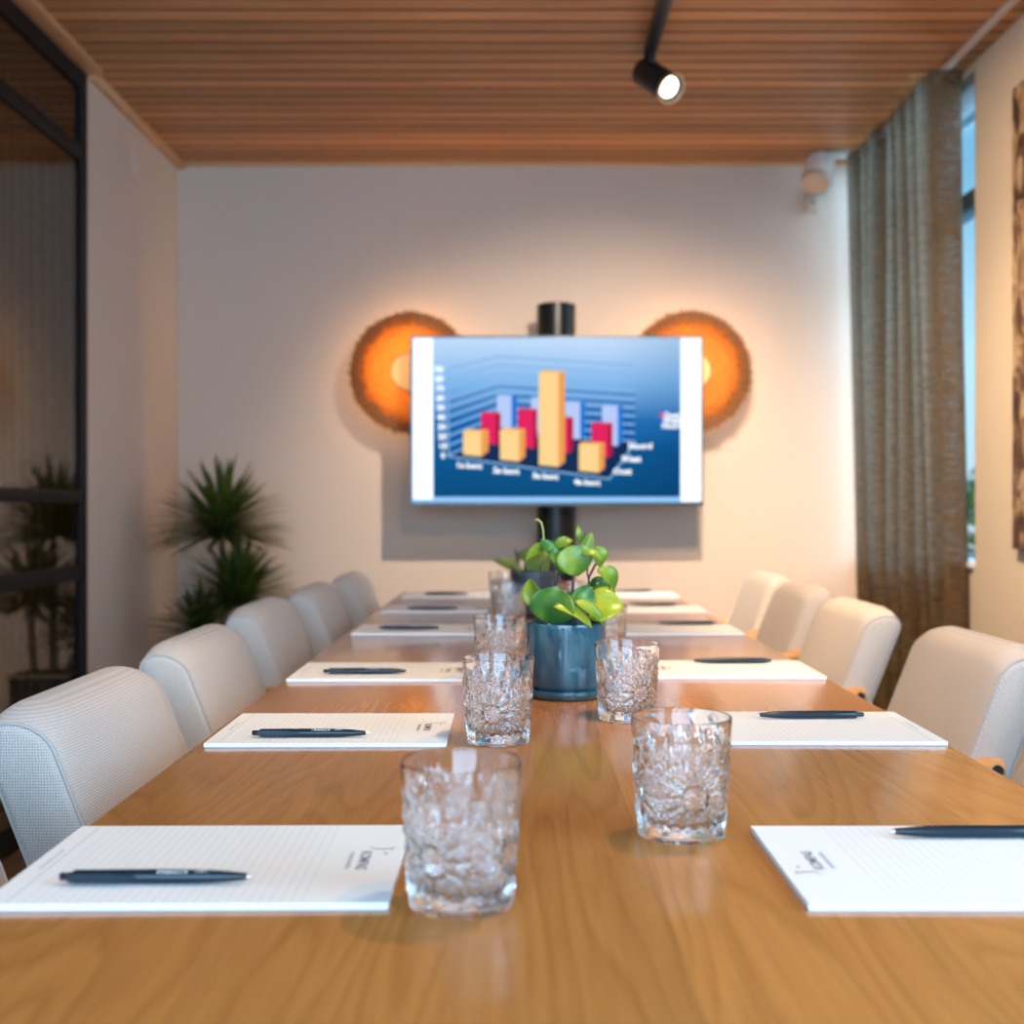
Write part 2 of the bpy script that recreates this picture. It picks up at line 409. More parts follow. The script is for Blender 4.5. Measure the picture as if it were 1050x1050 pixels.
# window in the right wall: frame, transom, sill, panes
win = struct('window_1', B(XR+.12, XR+.18, WY0+.001, WY0+.06, WZ0+.001, WZ1-.001), M['win_frame'])
bm = bmesh.new(); box(bm, XR+.12, XR+.18, WY1-.06, WY1-.001, WZ0+.001, WZ1-.001)
box(bm, XR+.12, XR+.18, WY0+.06, WY1-.06, WZ1-.03, WZ1-.001); box(bm, XR+.12, XR+.18, WY0+.06, WY1-.06, WZ0+.001, WZ0+.03)
box(bm, XR+.11, XR+.19, WY0+.06, WY1-.06, 2.17, 2.24, bev=.004)
obj('window_frame', bm, M['win_frame'], win)
obj('window_pane', B(XR+.145, XR+.155, WY0+.06, WY1-.06, WZ0+.03, WZ1-.03), M['pane'], win)
obj('lintel_cover', B(XR+.005, XR+.118, WY0+.002, WY1-.002, 2.53, WZ1-.001, bev=.004), plain('lintel_shade_grey', (.16, .18, .19), .6), win)  # added dark box over the lintel underside, its grey stands for shade
obj('window_sill', B(XR-.02, XR+.118, WY0+.002, WY1-.002, WZ0+.0005, WZ0+.022, bev=.004), M['sill'], win)
# rear window (behind the camera)
win = struct('window_2', B(-1.449, .919, YF-.09, YF-.03, .421, .47), M['frame_black'])
bm = bmesh.new(); box(bm, -1.449, .919, YF-.09, YF-.03, 2.43, 2.479)
for x in (-1.449, -.29, .87): box(bm, x, x+.049, YF-.09, YF-.03, .47, 2.43)
obj('window_frame', bm, M['frame_black'], win)
obj('window_pane', B(-1.40, .87, YF-.065, YF-.055, .47, 2.43), M['pane'], win)

win = struct('window_3', B(XR+.12, XR+.18, -1.199, .899, .751, .80), M['win_frame'])
bm = bmesh.new(); box(bm, XR+.12, XR+.18, -1.199, .899, 2.30, 2.349)
for y in (-1.199, -.175, .85): box(bm, XR+.12, XR+.18, y, y+.049, .80, 2.30)
obj('window_frame', bm, M['win_frame'], win)
obj('window_pane', B(XR+.145, XR+.155, -1.15, .85, .80, 2.30), M['pane'], win)
# glazed partition on the left
part = struct('wall_partition', B(XL-.022, XL+.004, 4.098, 4.150, 0, ZC-.024), M['frame_black'])
bm = bmesh.new()
box(bm, XL-.022, XL+.003, YF, 4.098, ZC-.085, ZC-.024); box(bm, XL-.022, XL+.003, YF, 4.098, 0, .07)
box(bm, XL-.022, XL+.003, 2.0, 2.05, .07, ZC-.085); box(bm, XL-.022, XL+.003, .2, .25, .07, ZC-.085); 
obj('steel_frame', bm, M['frame_black'], part)
for z0, z1 in ((2.262, 2.315), (1.062, 1.106), (.793, .845)):
    bm = bmesh.new(); box(bm, XL-.021, XL+.004, 2.05, 4.098, z0, z1, bev=.003); obj('glazing_bar', bm, M['frame_black'], part)
obj('glass_pane', B(XL-.012, XL-.007, YF, 4.098, .07, ZC-.085), M['partition_pane'], part)

# corridor curtain behind the glass
def curtain(x0, ya, yb, z0, z1, pitch, amp, nz=24, flare=0, skew=0):
    bm = bmesh.new(); nu = int(abs(yb-ya)/pitch*14); g = []
    for j in range(nz+1):
        t = j/nz; z = z0+(z1-z0)*t; row = []
        for i in range(nu+1):
            u = i/nu; s = (u-.18*max(0, u-.8)**2/.2)*abs(yb-ya)/pitch*2*PI
            A = amp*(1-.25*(1-t))*(1+.25*math.sin(3.1*u*7))*(1+.5*max(0, (u-.85)/.15))
            xx = x0+A*math.sin(s+.35*math.sin(2*t+5*u))+.012*math.sin(9*u+3*t)+skew*(1-t)
            yy = ya+(yb-ya)*u+.018*math.sin(2*s)+flare*(1-t)*u
            row.append(bm.verts.new((xx, yy, z)))
        g.append(row)
    for j in range(nz):
        for i in range(nu): bm.faces.new((g[j][i], g[j][i+1], g[j+1][i+1], g[j+1][i]))
    return bm
cc = obj('corridor_curtain', curtain(XL-.22, 4.9, 1.6, .02, 2.55, .085, .03), M['curtain'])
tag(cc, 'dim brown pleated curtain seen through the black framed glass partition', 'curtain')

# ---------------------------------------------------------------- curtain by the window
t = thing('window_curtain', 'brown loosely woven floor-length curtain hanging in pleats beside the right window', 'curtain', (1.50, 4.7, 0))
cb = curtain(1.51, 5.17, 4.085, .015, 2.581, .138, .052, 40, flare=-.02, skew=.02)
bmesh.ops.translate(cb, verts=cb.verts, vec=(-1.50, -4.7, 0)); obj('curtain_fabric', cb, M['curtain'], t, angle=80)
bm = bmesh.new()
for k in range(8): obj('glider', B(.0, .03, .5-k*.137, .51-k*.137, 2.565, 2.582), M['rail_white'], t)

r = obj('curtain_rail', B(1.505, 1.53, YF+.05, YB-.03, 2.582, 2.5995, bev=.003), M['rail_white'])
tag(r, 'pale straight curtain rail fixed to the ceiling along the right wall', 'curtain rail')

# ---------------------------------------------------------------- table
TX0, TX1, TY0, TY1, TZ = -.397, .54, .28, 4.15, .75
tab = thing('conference_table', 'long honey oak conference table running down the middle of the room', 'table', (.07, 2.2, 0))
bm = B(TX0, TX1, TY0, TY1, TZ-.045, TZ, bev=.004); bmesh.ops.translate(bm, verts=bm.verts, vec=(-.07, -2.2, 0))
obj('tabletop', bm, M['oak'], tab)
for y in (.62, 2.52, 3.80):
    bm = bmesh.new(); box(bm, .05, .21, y-.03, y+.03, .012, TZ-.0455, bev=.004); box(bm, .0, .26, y-.1, y+.1, 0, .012, bev=.003)
    bmesh.ops.translate(bm, verts=bm.verts, vec=(-.07, -2.2, 0)); obj('leg', bm, M['black_metal'], tab)

# ---------------------------------------------------------------- chairs
def lean(z): return (.80-z)*.36 if z > .3 else .18
HW = .215
def back_profile(t=.082, z0=.43, z1=.822, inset=0):
    pts = []; r = t/2-inset; cx = -t/2; zc = z1-t/2
    for i in range(9): pts.append((cx-r, z0+inset+(zc-z0-inset)*i/8))
    for i in range(1, 10):
        a = PI-PI*i/10; pts.append((cx+r*math.cos(a), zc+r*math.sin(a)*.85))
    for i in range(9): pts.append((cx+r, zc-(zc-z0-inset)*i/8))
    for i in range(1, 3): pts.append((cx+r-2*r*i/3, z0+inset))
    return pts
def crown(y, z):
    k = max(0, (abs(y)-HW+.075)/.075); return z-.020*k*k*max(0, (z-.6)/.22)
def make_chair(label):
    t = thing('conference_armchair', label, 'chair', group='armchairs around the conference table')
    bm = bmesh.new(); st = []
    for i in range(5):
        a = PI/2*i/4; st.append((-HW+.014*(1-math.sin(a)), .014*(1-math.sin(PI/2-(PI/2-a))) if 0 else .014*(1-math.cos(PI/2-a))))
    ys = [(-HW, .012), (-HW+.002, .006), (-HW+.006, .002), (-HW+.013, 0)]
    ys += [(-HW+.013+(2*HW-.026)*i/14, 0) for i in range(1, 14)]
    ys += [(-q[0], q[1]) for q in reversed(ys[:4])]
    loops = []
    for y, ins in ys:
        puff = .010*(1-(y/HW)**2)
        lp = []
        for x, z in back_profile(inset=ins):
            zz = crown(y, z); xx = x+lean(z)+(puff if x > -.02 else 0) - .015*(1-(y/HW)**2)*0
            lp.append(bm.verts.new((xx, y, zz)))
        loops.append(lp)
    m = len(loops[0])
    for a, b in zip(loops, loops[1:]):
        for i in range(m): bm.faces.new((a[i], a[(i+1) % m], b[(i+1) % m], b[i]))
    bm.faces.new(loops[0]); bm.faces.new(loops[-1])
    bk = obj('backrest', bm, M['fabric'], t, angle=60)
    for s in (-1, 1):
        pts = [(x+lean(z), s*(HW-.006), crown(HW-.006, z)) for x, z in back_profile(inset=.0012)[:27]]
        bm = bmesh.new(); tube(bm, pts, .0024, 6); obj('piping', bm, M['piping'], bk)
    bm = B(.075, .52, -.225, .225, .40, .485, bev=.03, seg=4); obj('seat', bm, M['fabric'], t)
    for s in (-1, 1):
        bm = bmesh.new(); y0 = s*(HW+.012); q = []
        tube(bm, [(.010, y0, .622), (.03, y0, .622), (.06, y0, .617), (.12, y0, .600), (.3, y0, .594), (.40, y0+s*.01, .588), (.45, y0+s*.01, .580)], [.015, .018, .018, .017, .017, .016, .013], 12)
        ar = obj('armrest', bm, M['oak_edge'], t)
        bm = bmesh.new(); cyl(bm, (.024, y0+s*.012, .622), (.024, y0+s*.0195, .622), .009, .009, 16); obj('bolt', bm, M['black_metal'], ar)
        bm = bmesh.new(); tube(bm, [(.025, y0, .615), (.02, y0, .42), (-.03, y0, .004)], [.017, .018, .012], 12); obj('leg', bm, M['oak_edge'], t)
        bm = bmesh.new(); tube(bm, [(.41, y0+s*.008, .585), (.42, y0, .42), (.44, y0, .004)], [.016, .018, .012], 12); obj('leg', bm, M['oak_edge'], t)
    bm = bmesh.new()
    for x in (.10, .44): box(bm, x-.012, x+.012, -HW, HW, .355, .398)
    for s in (-1, 1): box(bm, .10, .44, s*.16-.012, s*.16+.012, .36, .398)
    obj('seat_frame', bm, M['oak_edge'], t)
    return t
ords = ['nearest, cut off by the frame', 'second from the camera', 'third from the camera', 'fourth from the camera', 'fifth from the camera', 'farthest, by the back wall']
LC = [(-.535, .93), (-.532, 1.545), (-.55, 2.165), (-.582, 2.88), (-.56, 3.49), (-.535, 4.10)]
ch0 = None
for i, (x, y) in enumerate(LC):
    lab = 'pale grey woven armchair on left side of the table, ' + ords[i]
    if ch0 is None: ch0 = make_chair(lab); ch0.location = (x, y, 0)
    else: dup(ch0, (x, y, 0), 0, lab)
ords2 = ['only a sliver showing at the frame edge', 'nearest one fully seen', 'behind the nearest full one', 'second from the far end', 'at the far end']
RC = [(.795, 1.52), (.80, 2.125), (.80, 2.87), (.84, 3.57), (.855, 4.14)]
for i, (x, y) in enumerate(RC):
    dup(ch0, (x, y, 0), PI, 'beige woven armchair right of the table, ' + ords2[i])

# ---------------------------------------------------------------- notepads
PH = .0055
def make_pad(label):
    t = thing('notepad', label, 'notepad', group='notepads laid out on the table')
    obj('backing_board', B(-.105, .105, -.1485, .1485, 0, .001), M['pad_back'], t)
    obj('paper', B(-.105, .105, -.1485, .1485, .001, PH), M['paper'], t)
    zz = PH+.00015
    bm = bmesh.new(); R = .052
    poly(bm, [(.1045, .148, zz), *[(.1045-R*math.cos(a), .148-.74*R*math.sin(a), zz) for a in [PI/2*i/14 for i in range(15)]]])
    obj('corner_print', bm, M['print_blue'], t)
    bm = bmesh.new()
    T = Matrix.Translation((0.001, .1185, zz))
    text_bm(bm, 'KOMPAS', .0128, T, 0, 1.0, .0002)
    # swoosh and dot beside the word
    def arc(c, r, a0, a1, w):
        n_ = 16; pts = []
        for i in range(n_+1):
            a = a0+(a1-a0)*i/n_; ww = w*math.sin(PI*(i+.6)/(n_+1.2)); pts.append((a, r-ww/2, r+ww/2))
        poly(bm, [(c[0]+q[1]*math.cos(q[0]), c[1]+q[1]*math.sin(q[0]), zz) for q in pts]+[(c[0]+q[2]*math.cos(q[0]), c[1]+q[2]*math.sin(q[0]), zz) for q in reversed(pts)])
    arc((-.043, .131), .0135, -1.05, 1.05, .0022)
    arc((-.030, .131), .0085, .9, 2.2, .0008)
    poly(bm, [(-.017+.0017*math.cos(2*PI*i/14), .135+.0017*math.sin(2*PI*i/14), zz) for i in range(14)])
    obj('logo', bm, M['print_grey'], t)
    bm = bmesh.new(); x = -.021; rr = random.Random(3)          # second line, too small to read in the photograph
    while x < .024:
        w = rr.uniform(.0008, .0022); h = rr.uniform(.003, .0042)
        poly(bm, [(x, .1055, zz), (x+w, .1055, zz), (x+w, .1055+h, zz), (x, .1055+h, zz)]); x += w+.0007
    obj('small_print', bm, M['print_light'], t)
    bm = bmesh.new()
    poly(bm, [(-.1, -.1305, zz), (.1, -.1305, zz), (.1, -.1313, zz), (-.1, -.1313, zz)]); x = -.03
    while x < .02:
        w = rr.uniform(.001, .003); poly(bm, [(x, -.1385, zz), (x+w, -.1385, zz), (x+w, -.1365, zz), (x, -.1365, zz)]); x += w+.0008
    obj('footer_print', bm, M['print_light'], t)
    return t
def make_pen(label):
    t = thing('ballpoint_pen', label, 'pen', group='dark ballpoint pens on the notepads')
    Rz = Matrix.Rotation(PI/2, 4, 'Y') @ Matrix.Identity(4)
    zc = .0054
    Mx = Matrix.Translation((0, 0, zc)) @ Rz
    bm = bmesh.new()
    lathe(bm, [(0, -.064), (.0042, -.064), (.0050, -.062), (.0053, -.03), (.0054, .0), (.0053, .02), (.0049, .04), (.0040, .055), (.0027, .0685), (.0022, .0695), (0, .0695)], 24, Mx)
    obj('barrel', bm, M['pen'], t)
    bm = bmesh.new(); lathe(bm, [(.0021, .0690), (.0016, .0705), (.0008, .0735), (0, .0737)], 16, Mx); obj('tip', bm, M['chrome'], t)
    bm = bmesh.new(); lathe(bm, [(0, -.0735), (.0026, -.0735), (.0031, -.0725), (.0031, -.0638)], 20, Mx); obj('push_button', bm, M['pen'], t)
    bm = bmesh.new()                                             # broad clip along the side nearest the reader's right
    for i in range(1): pass
    pts = [(-.0655, .0028), (-.060, .0034), (-.035, .0032), (-.018, .0018), (-.014, .0008)]
    top = []; bot = []
    for x, w in pts:
        top.append((x, w)); bot.append((x, -w))
    vs0 = [bm.verts.new((x, -.0058-.0012*(1 if x < -.02 else .3), zc+.0006+w)) for x, w in top+list(reversed(bot))]
    vs1 = [bm.verts.new((x, -.0046, zc+.0006+w)) for x, w in top+list(reversed(bot))]
    bm.faces.new(vs0); bm.faces.new(list(reversed(vs1)))
    for i in range(len(vs0)): j = (i+1) % len(vs0); bm.faces.new((vs0[i], vs0[j], vs1[j], vs1[i]))
    obj('clip', bm, M['pen'], t, angle=25)
    bm = bmesh.new()                                             # white print wrapped on the barrel, upside down for the camera
    a_ = math.radians(-32)
    Tm = Matrix.Translation((.013, 0, zc)) @ Matrix.Rotation(-a_, 4, 'X') @ Matrix.Translation((0, 0, .00545)) @ Matrix.Rotation(PI, 4, 'Z')
    text_bm(bm, 'KOMPAS', .0045, Tm, 0, 1.35)
    for k in range(2):
        pts = []
        c = (.0075+.0265+k*.0035, .0008)
        for i in range(9):
            a = PI*.15+PI*.75*i/8; pts.append((c[0]+.0032*math.cos(a), -.0022+.0032*math.sin(a)))
        ring = [(x, y) for x, y in pts]+[(x, y-.0006) for x, y in reversed(pts)]
        f = [bm.verts.new(Tm @ Matrix.Rotation(PI, 4, 'Z') @ Vector((x-.013, y, 0))) for x, y in ring]; bm.faces.new(f)
    for v in bm.verts:                                           # wrap onto the barrel
        d = Vector((0, v.co.y, v.co.z-zc)); d.normalize(); v.co.y = d.y*.00555; v.co.z = zc+d.z*.00555
    obj('print', bm, M['pen_print'], t)
    return t
wh = ['closest to the camera', 'second from the camera', 'third from the camera', 'fourth from the camera', 'fifth from the camera', 'farthest from the camera']
#          centre x, y, rot offset
LP = [(-.2425, .958, .012), (-.2335, 1.54, .004), (-.2375, 2.08, 0), (-.229, 2.80, 0), (-.226, 3.38, 0), (-.22, 3.92, 0)]
RP = [(.3625, .957, .0), (.387, 1.552, -.006), (.386, 2.11, -.008), (.381, 2.80, 0), (.391, 3.38, 0), (.39, 3.93, 0)]
LPEN = [(-.275, .897, 0), (-.2565, 1.47, .0), (-.2585, 2.03, .01), (-.248, 2.77, -.01), (-.2315, 3.315, 0), (-.227, 3.865, 0)]
RPEN = [(.401, 1.022, .0), (.4035, 1.600, .012), (.4015, 2.17, .01), (.421, 2.88, .0), (.404, 3.44, 0), (.395, 4.0, 0)]
pad0 = pen0 = None
for side, PP, NN in (('left', LP, LPEN), ('right', RP, RPEN)):
    for i in range(6):
        lab = 'white ruled notepad on the %s side of the oak table, %s' % (side, wh[i]); x, y, a = PP[i]
        rz = (-PI/2 if side == 'left' else PI/2)+a
        if pad0 is None: pad0 = make_pad(lab); pad0.location = (x, y, TZ+.0002); pad0.rotation_euler.z = rz
        else:
            pd = dup(pad0, (x, y, TZ+.0002), rz, lab)
            for ch in list(pd.children):
                if side == 'right' and ch.name.startswith('corner_print'): bpy.data.objects.remove(ch)
    for i in range(6):
        lab = 'dark navy ballpoint pen lying on the %s-hand notepad %s' % (side, wh[i]); x, y, a = NN[i]
        rz = (0 if side == 'left' else PI)+a
        if pen0 is None: pen0 = make_pen(lab); pen0.location = (x, y, TZ+PH+.0008); pen0.rotation_euler.z = rz
        else: dup(pen0, (x, y, TZ+PH+.0008), rz, lab)

# ---------------------------------------------------------------- cut-glass tumblers
def smooth01(a, b, x):
    t = min(1, max(0, (x-a)/(b-a))); return t*t*(3-2*t)
def cut(u, z):
    """depth of the pressed star pattern; u = angle 0..2pi, z = height"""
    R = .041; per = 2*PI/4; h = 0.0
    ui = (u/per) % 1.0; s = (ui-.5)*per*R; d = z-.042
    rr = math.hypot(s, d); th = math.atan2(d, s)
    band = smooth01(.010, .014, z)*(1-smooth01(.080, .092, z))
    # medallion with a rosette inside
    if rr < .0125:
        h = -.0006 + .0009*abs(math.sin(6*th))*min(1, rr/.006) if rr < .0105 else -.0026
    elif rr < .030:
        tri = abs(((th/(2*PI)*12) % 1)-.5)*2                  # twelve-point star of mitre cuts
        ray = abs(((th/(2*PI)*24+.5) % 1)-.5)*2
        h = 0.0030*(tri-.5) - .0016*smooth01(.75, 1, ray)
    # lattice between the stars
    k = smooth01(.024, .033, rr)
    q1 = abs((((s+d)/.0115) % 1)-.5)*2; q2 = abs((((s-d)/.0115) % 1)-.5)*2
    h = h*(1-k)+k*(.0024*(min(q1, q2)-.4))
    # pointed flutes along the top
    f = (u/(2*PI)*16) % 1.0; e1 = ((f-.5)/.36)**2+((z-.080)/.014)**2
    if e1 < 1: h = h*(1-smooth01(.055, .066, z)) - .0019*(1-e1)
    return h*band
def make_tumbler(label):
    bm = bmesh.new(); nu, nz = 224, 70; H = .107
    def ro(z): return .0392+.0064*(z/H)**1.25 - .0016*math.sin(PI*min(1, z/.05))*0
    prof = []
    rings = []
    def ring(f, n=nu): rings.append([bm.verts.new(f(2*PI*i/n)) for i in range(n)])
    def circ(r, z): ring(lambda a: (r*math.cos(a), r*math.sin(a), z))
    circ(.012, .0025); circ(.030, .0018); circ(.0345, .0002); circ(.0370, .0002); circ(.0385, .0012)
    for j in range(nz+1):
        z = .003+(H-.0045-.003)*j/nz
        ring(lambda a, z=z: ((ro(z)+cut(a, z))*math.cos(a), (ro(z)+cut(a, z))*math.sin(a), z))
    circ(.0453, H-.0005); circ(.0447, H); circ(.0440, H); circ(.0434, H-.0006)
    for j in range(13):
        z = H-.004-(H-.004-.020)*j/12; circ(ro(z)-.0022-.0024*(1-z/H), z)
    circ(.0335, .0162); circ(.029, .0138); circ(.015, .0125)
    for a, b in zip(rings, rings[1:]):
        for i in range(nu): bm.faces.new((a[i], a[(i+1) % nu], b[(i+1) % nu], b[i]))
    bm.faces.new(rings[0]); bm.faces.new(rings[-1])
    bm.faces.ensure_lookup_table()
    o = obj('tumbler', bm, M['glass'], angle=28)
    return tag(o, label, 'glass', 'cut glass tumblers on the table')
GL = [(-.040, .871, 'cut glass tumbler at the front left, nearest the camera, overlapping the first notepad', .3),
      (.150, 1.055, 'cut glass tumbler at the front right, alone on bare oak with a shadow beside it', .95),
      (-.021, 1.473, 'cut glass tumbler left of the blue pot, behind the front left tumbler', .6),
      (.156, 1.630, 'cut glass tumbler standing just right of the blue glazed pot', 1.2),
      (-.028, 2.03, 'cut glass tumbler third back in the left row, half hidden', .1),
      (-.015, 2.93, 'small far cut glass tumbler fourth back in the left row', .5),
      (-.032, 3.42, 'farthest blurred cut glass tumbler in the left row', .9),
      (.171, 2.26, 'cut glass tumbler half hidden behind the right side of the blue pot and plant', .2),
      (.150, 2.95, 'far cut glass tumbler glimpsed between the stems of the plant in the blue pot', .7)]
g0 = None
for x, y, lab, a in GL:
    if g0 is None: g0 = make_tumbler(lab); o = g0
    else:
        o = g0.copy(); COL.objects.link(o); o['label'] = lab
    o.location = (x, y, TZ); o.rotation_euler.z = a

# ---------------------------------------------------------------- potted plants on the table
def leaf(bm, base, tip, nrm, w, cup=.25, curl=.1, n=10, m=8, point=.0):
    base, tip, nrm = Vector(base), Vector(tip), Vector(nrm).normalized()
    ax = tip-base; L = ax.length; ax.normalize(); sd = ax.cross(nrm).normalized(); nn = sd.cross(ax).normalized()
    g = []
    for i in range(n+1):
        t = i/n; ww = w/2*(math.sin(PI*min(1, .04+.96*t**.85)))**.62 if 0 < i < n else .001
        row = []
        for j in range(m+1):
            v = (j/m-.5)*2
            q = base+ax*(L*t)+sd*(ww*v)+nn*(cup*ww*v*v - curl*L*(t-.45)**2*2 + .0025*math.sin(PI*t))
            row.append(bm.verts.new(q))
        g.append(row)
    for i in range(n):
        for j in range(m): bm.faces.new((g[i][j], g[i][j+1], g[i+1][j+1], g[i+1][j]))
def plant_leaf(root, mat, px, py, Y, ang, L, w, nrm, cup=.25, curl=.12):
    """leaf centred at a point, lying along a direction in the frame plane plus depth"""
    c = P(px, py, Y); d = Vector((math.cos(ang[0])*math.cos(ang[1]), math.sin(ang[1]), math.sin(ang[0])*math.cos(ang[1])))
    bm = bmesh.new(); leaf(bm, c-d*L/2, c+d*L/2, nrm, w, cup, curl)
    bmesh.ops.translate(bm, verts=bm.verts, vec=-root.location)
    o = obj('leaf', bm, mat, root)
    md = o.modifiers.new('thickness', 'SOLIDIFY'); md.thickness = .0009
    return o
def stem(root, pts, r, mat, name='stem'):
    bm = bmesh.new(); tube(bm, [Vector(p)-root.location for p in pts], r, 8); return obj(name, bm, mat, root)
PY = 1.83
pot = thing('potted_plant', 'round-leaved green plant in a glossy blue glazed pot on a saucer, centre of table', 'plant', (.0795, PY, TZ))
bm = bmesh.new()
lathe(bm, [(0, .012), (.052, .012), (.0555, .016), (.0575, .022), (.0585, .026), (.0590, .030), (.0600, .034), (.0615, .06), (.0630, .095), (.0640, .112), (.0636, .1165), (.0615, .1165), (.0600, .112), (.0585, .08), (0, .08)], 72)
pp = obj('pot', bm, M['glaze'], pot)
bm = bmesh.new(); lathe(bm, [(0, .0), (.054, .0), (.0595, .004), (.0615, .010), (.0610, .014), (.0590, .0145), (.0575, .010), (0, .0095)], 72); obj('saucer', bm, M['glaze'], pot)
bm = bmesh.new(); lathe(bm, [(.0575, .098), (.03, .102), (0, .103)], 32); obj('soil', bm, M['soil'], pot)
D = math.radians
fr = (0, -1, .25)
#   mat, px, py, Y, (in-frame angle, depth angle), length, width, normal, cup, curl
for a in [
    ('leaf_cup', 567, 621, 1.79, (D(-100), D(20)), .064, .070, (.1, -.8, .8), .42, .10),
    ('leaf', 547, 608, 1.80, (D(115), D(10)), .046, .036, (-.7, -.6, .4), .4, .2),
    ('leaf_yellow', 588, 631, 1.775, (D(-28), D(-5)), .066, .028, (.2, -.5, .9), .5, .10),
    ('leaf_dark', 598, 613, 1.80, (D(58), D(10)), .045, .038, (.4, -.9, .3), .3, .1),
    ('leaf_yellow', 620, 622, 1.80, (D(8), D(-12)), .058, .058, (.1, -.85, .55), .25, .15),
    ('leaf', 606, 628, 1.78, (D(-38), D(0)), .060, .024, (.5, -.6, .6), .4, .1),
    ('leaf_dark', 588, 620, 1.84, (D(70), D(30)), .05, .05, (0, -.8, .6), .3, .1),
    ('leaf', 625, 593, 1.84, (D(-50), D(15)), .048, .032, (.5, -.75, .4), .35, .35),
    ('leaf_dark', 616, 602, 1.87, (D(-15), D(10)), .040, .032, (.1, -.7, .7), .3, .2),
    ('leaf_yellow', 620, 609, 1.86, (D(20), D(0)), .040, .026, (0, -.6, .8), .2, .1),
    ('leaf', 614, 571, 1.85, (D(-70), D(10)), .034, .032, (.6, -.8, .2), .3, .25),
    ('leaf', 589, 575, 1.83, (D(-75), D(5)), .050, .058, (0, -.95, .3), .2, .08),
    ('leaf', 600, 561, 1.84, (D(65), D(5)), .050, .022, (.3, -.9, .1), .5, .05),
    ('leaf', 607, 570, 1.82, (D(-15), D(-5)), .036, .020, (.1, -.5, .8), .5, .2),
    ('leaf_dark', 566, 571, 1.83, (D(-58), D(0)), .066, .030, (.7, -.65, .3), .35, .05),
    ('leaf', 552, 567, 1.83, (D(205), D(0)), .050, .026, (-.1, -.55, .8), .5, .2),
    ('leaf_olive', 549, 575, 1.86, (D(215), D(10)), .044, .034, (-.3, -.85, .3), .3, .15),
    ('leaf', 578, 557, 1.88, (D(20), D(0)), .03, .02, (0, -.8, .5), .3, .1),
    ('leaf', 594, 548, 1.86, (D(100), D(0)), .028, .012, (0, -1, .1), .4, .0),
]: plant_leaf(pot, M[a[0]], a[1], a[2], a[3], a[4], a[5], a[6], a[7], a[8], a[9])
for pts, r in (([(588, 640, 1.83), (587.5, 600, 1.83), (590, 575, 1.835)], .0022), ([(603, 640, 1.84), (604, 592, 1.84), (611, 578, 1.845)], .0018),
               ([(604, 596, 1.84), (602, 587, 1.842), (603, 578, 1.84)], .0015), ([(571, 640, 1.84), (570, 605, 1.84), (569, 590, 1.83), (566, 575, 1.83)], .0018),
               ([(557, 640, 1.85), (556, 606, 1.85), (554, 580, 1.84)], .0014), ([(573, 598, 1.83), (574, 594, 1.83), (573, 590, 1.83)], .0024),
               ([(590, 577, 1.835), (598, 560, 1.84), (600, 546, 1.845)], .0012), ([(625, 600, 1.86), (626, 612, 1.86), (618, 628, 1.85)], .0014)):
    stem(pot, [P(*p) for p in pts], r, M['stem'])
stem(pot, [P(*p) for p in ((557, 575, 1.86), (557.5, 556, 1.86), (557, 544, 1.86), (555, 536, 1.86), (551, 532.5, 1.86), (548.5, 534, 1.86))], [.0014, .0014, .0014, .0016, .0018, .0012], M['tendril'], 'tendril')

FY = 3.22
far = thing('potted_plant', 'olive-leaved plant in a dark slate pot, half hidden behind the blue pot', 'plant', (.052, FY, TZ))
bm = bmesh.new(); lathe(bm, [(0, .0), (.052, .0), (.060, .006), (.0615, .05), (.0625, .102), (.0655, .104), (.0655, .122), (.0635, .123), (.0605, .118), (.058, .09), (0, .09)], 48); obj('pot', bm, M['slate_pot'], far)
bm = bmesh.new(); lathe(bm, [(.0585, .106), (0, .110)], 24); obj('soil', bm, M['soil'], far)
for a in [('leaf_olive', 520, 578.5, 3.2, (D(158), D(-5)), .075, .040, (.2, -.8, .6), .25, .1),
          ('leaf_olive', 543, 571, 3.22, (D(170), D(0)), .08, .045, (-.1, -.8, .6), .3, .12),
          ('leaf_olive', 531, 585, 3.17, (D(140), D(-10)), .05, .022, (0, -.7, .7), .4, .1),
          ('leaf_dark', 572, 562, 3.25, (D(10), D(0)), .07, .045, (0, -.8, .6), .3, .1),
          ('leaf_olive', 556, 580, 3.2, (D(60), D(0)), .06, .045, (0, -.9, .4), .3, .1)]:
    plant_leaf(far, M[a[0]], *a[1:])
for pts, r in (([(533, 592, FY), (531, 575, FY), (528.5, 563, FY)], [.005, .0045, .002]), ([(539, 592, FY), (538, 580, FY), (541, 573, FY)], .003), ([(548, 592, FY), (552, 578, FY), (566, 566, FY)], .003),
               ([(535, 592, 3.2), (531, 588, 3.18), (527, 582, 3.19)], .003)):
    stem(far, [P(*p) for p in pts], r, M['stem'])

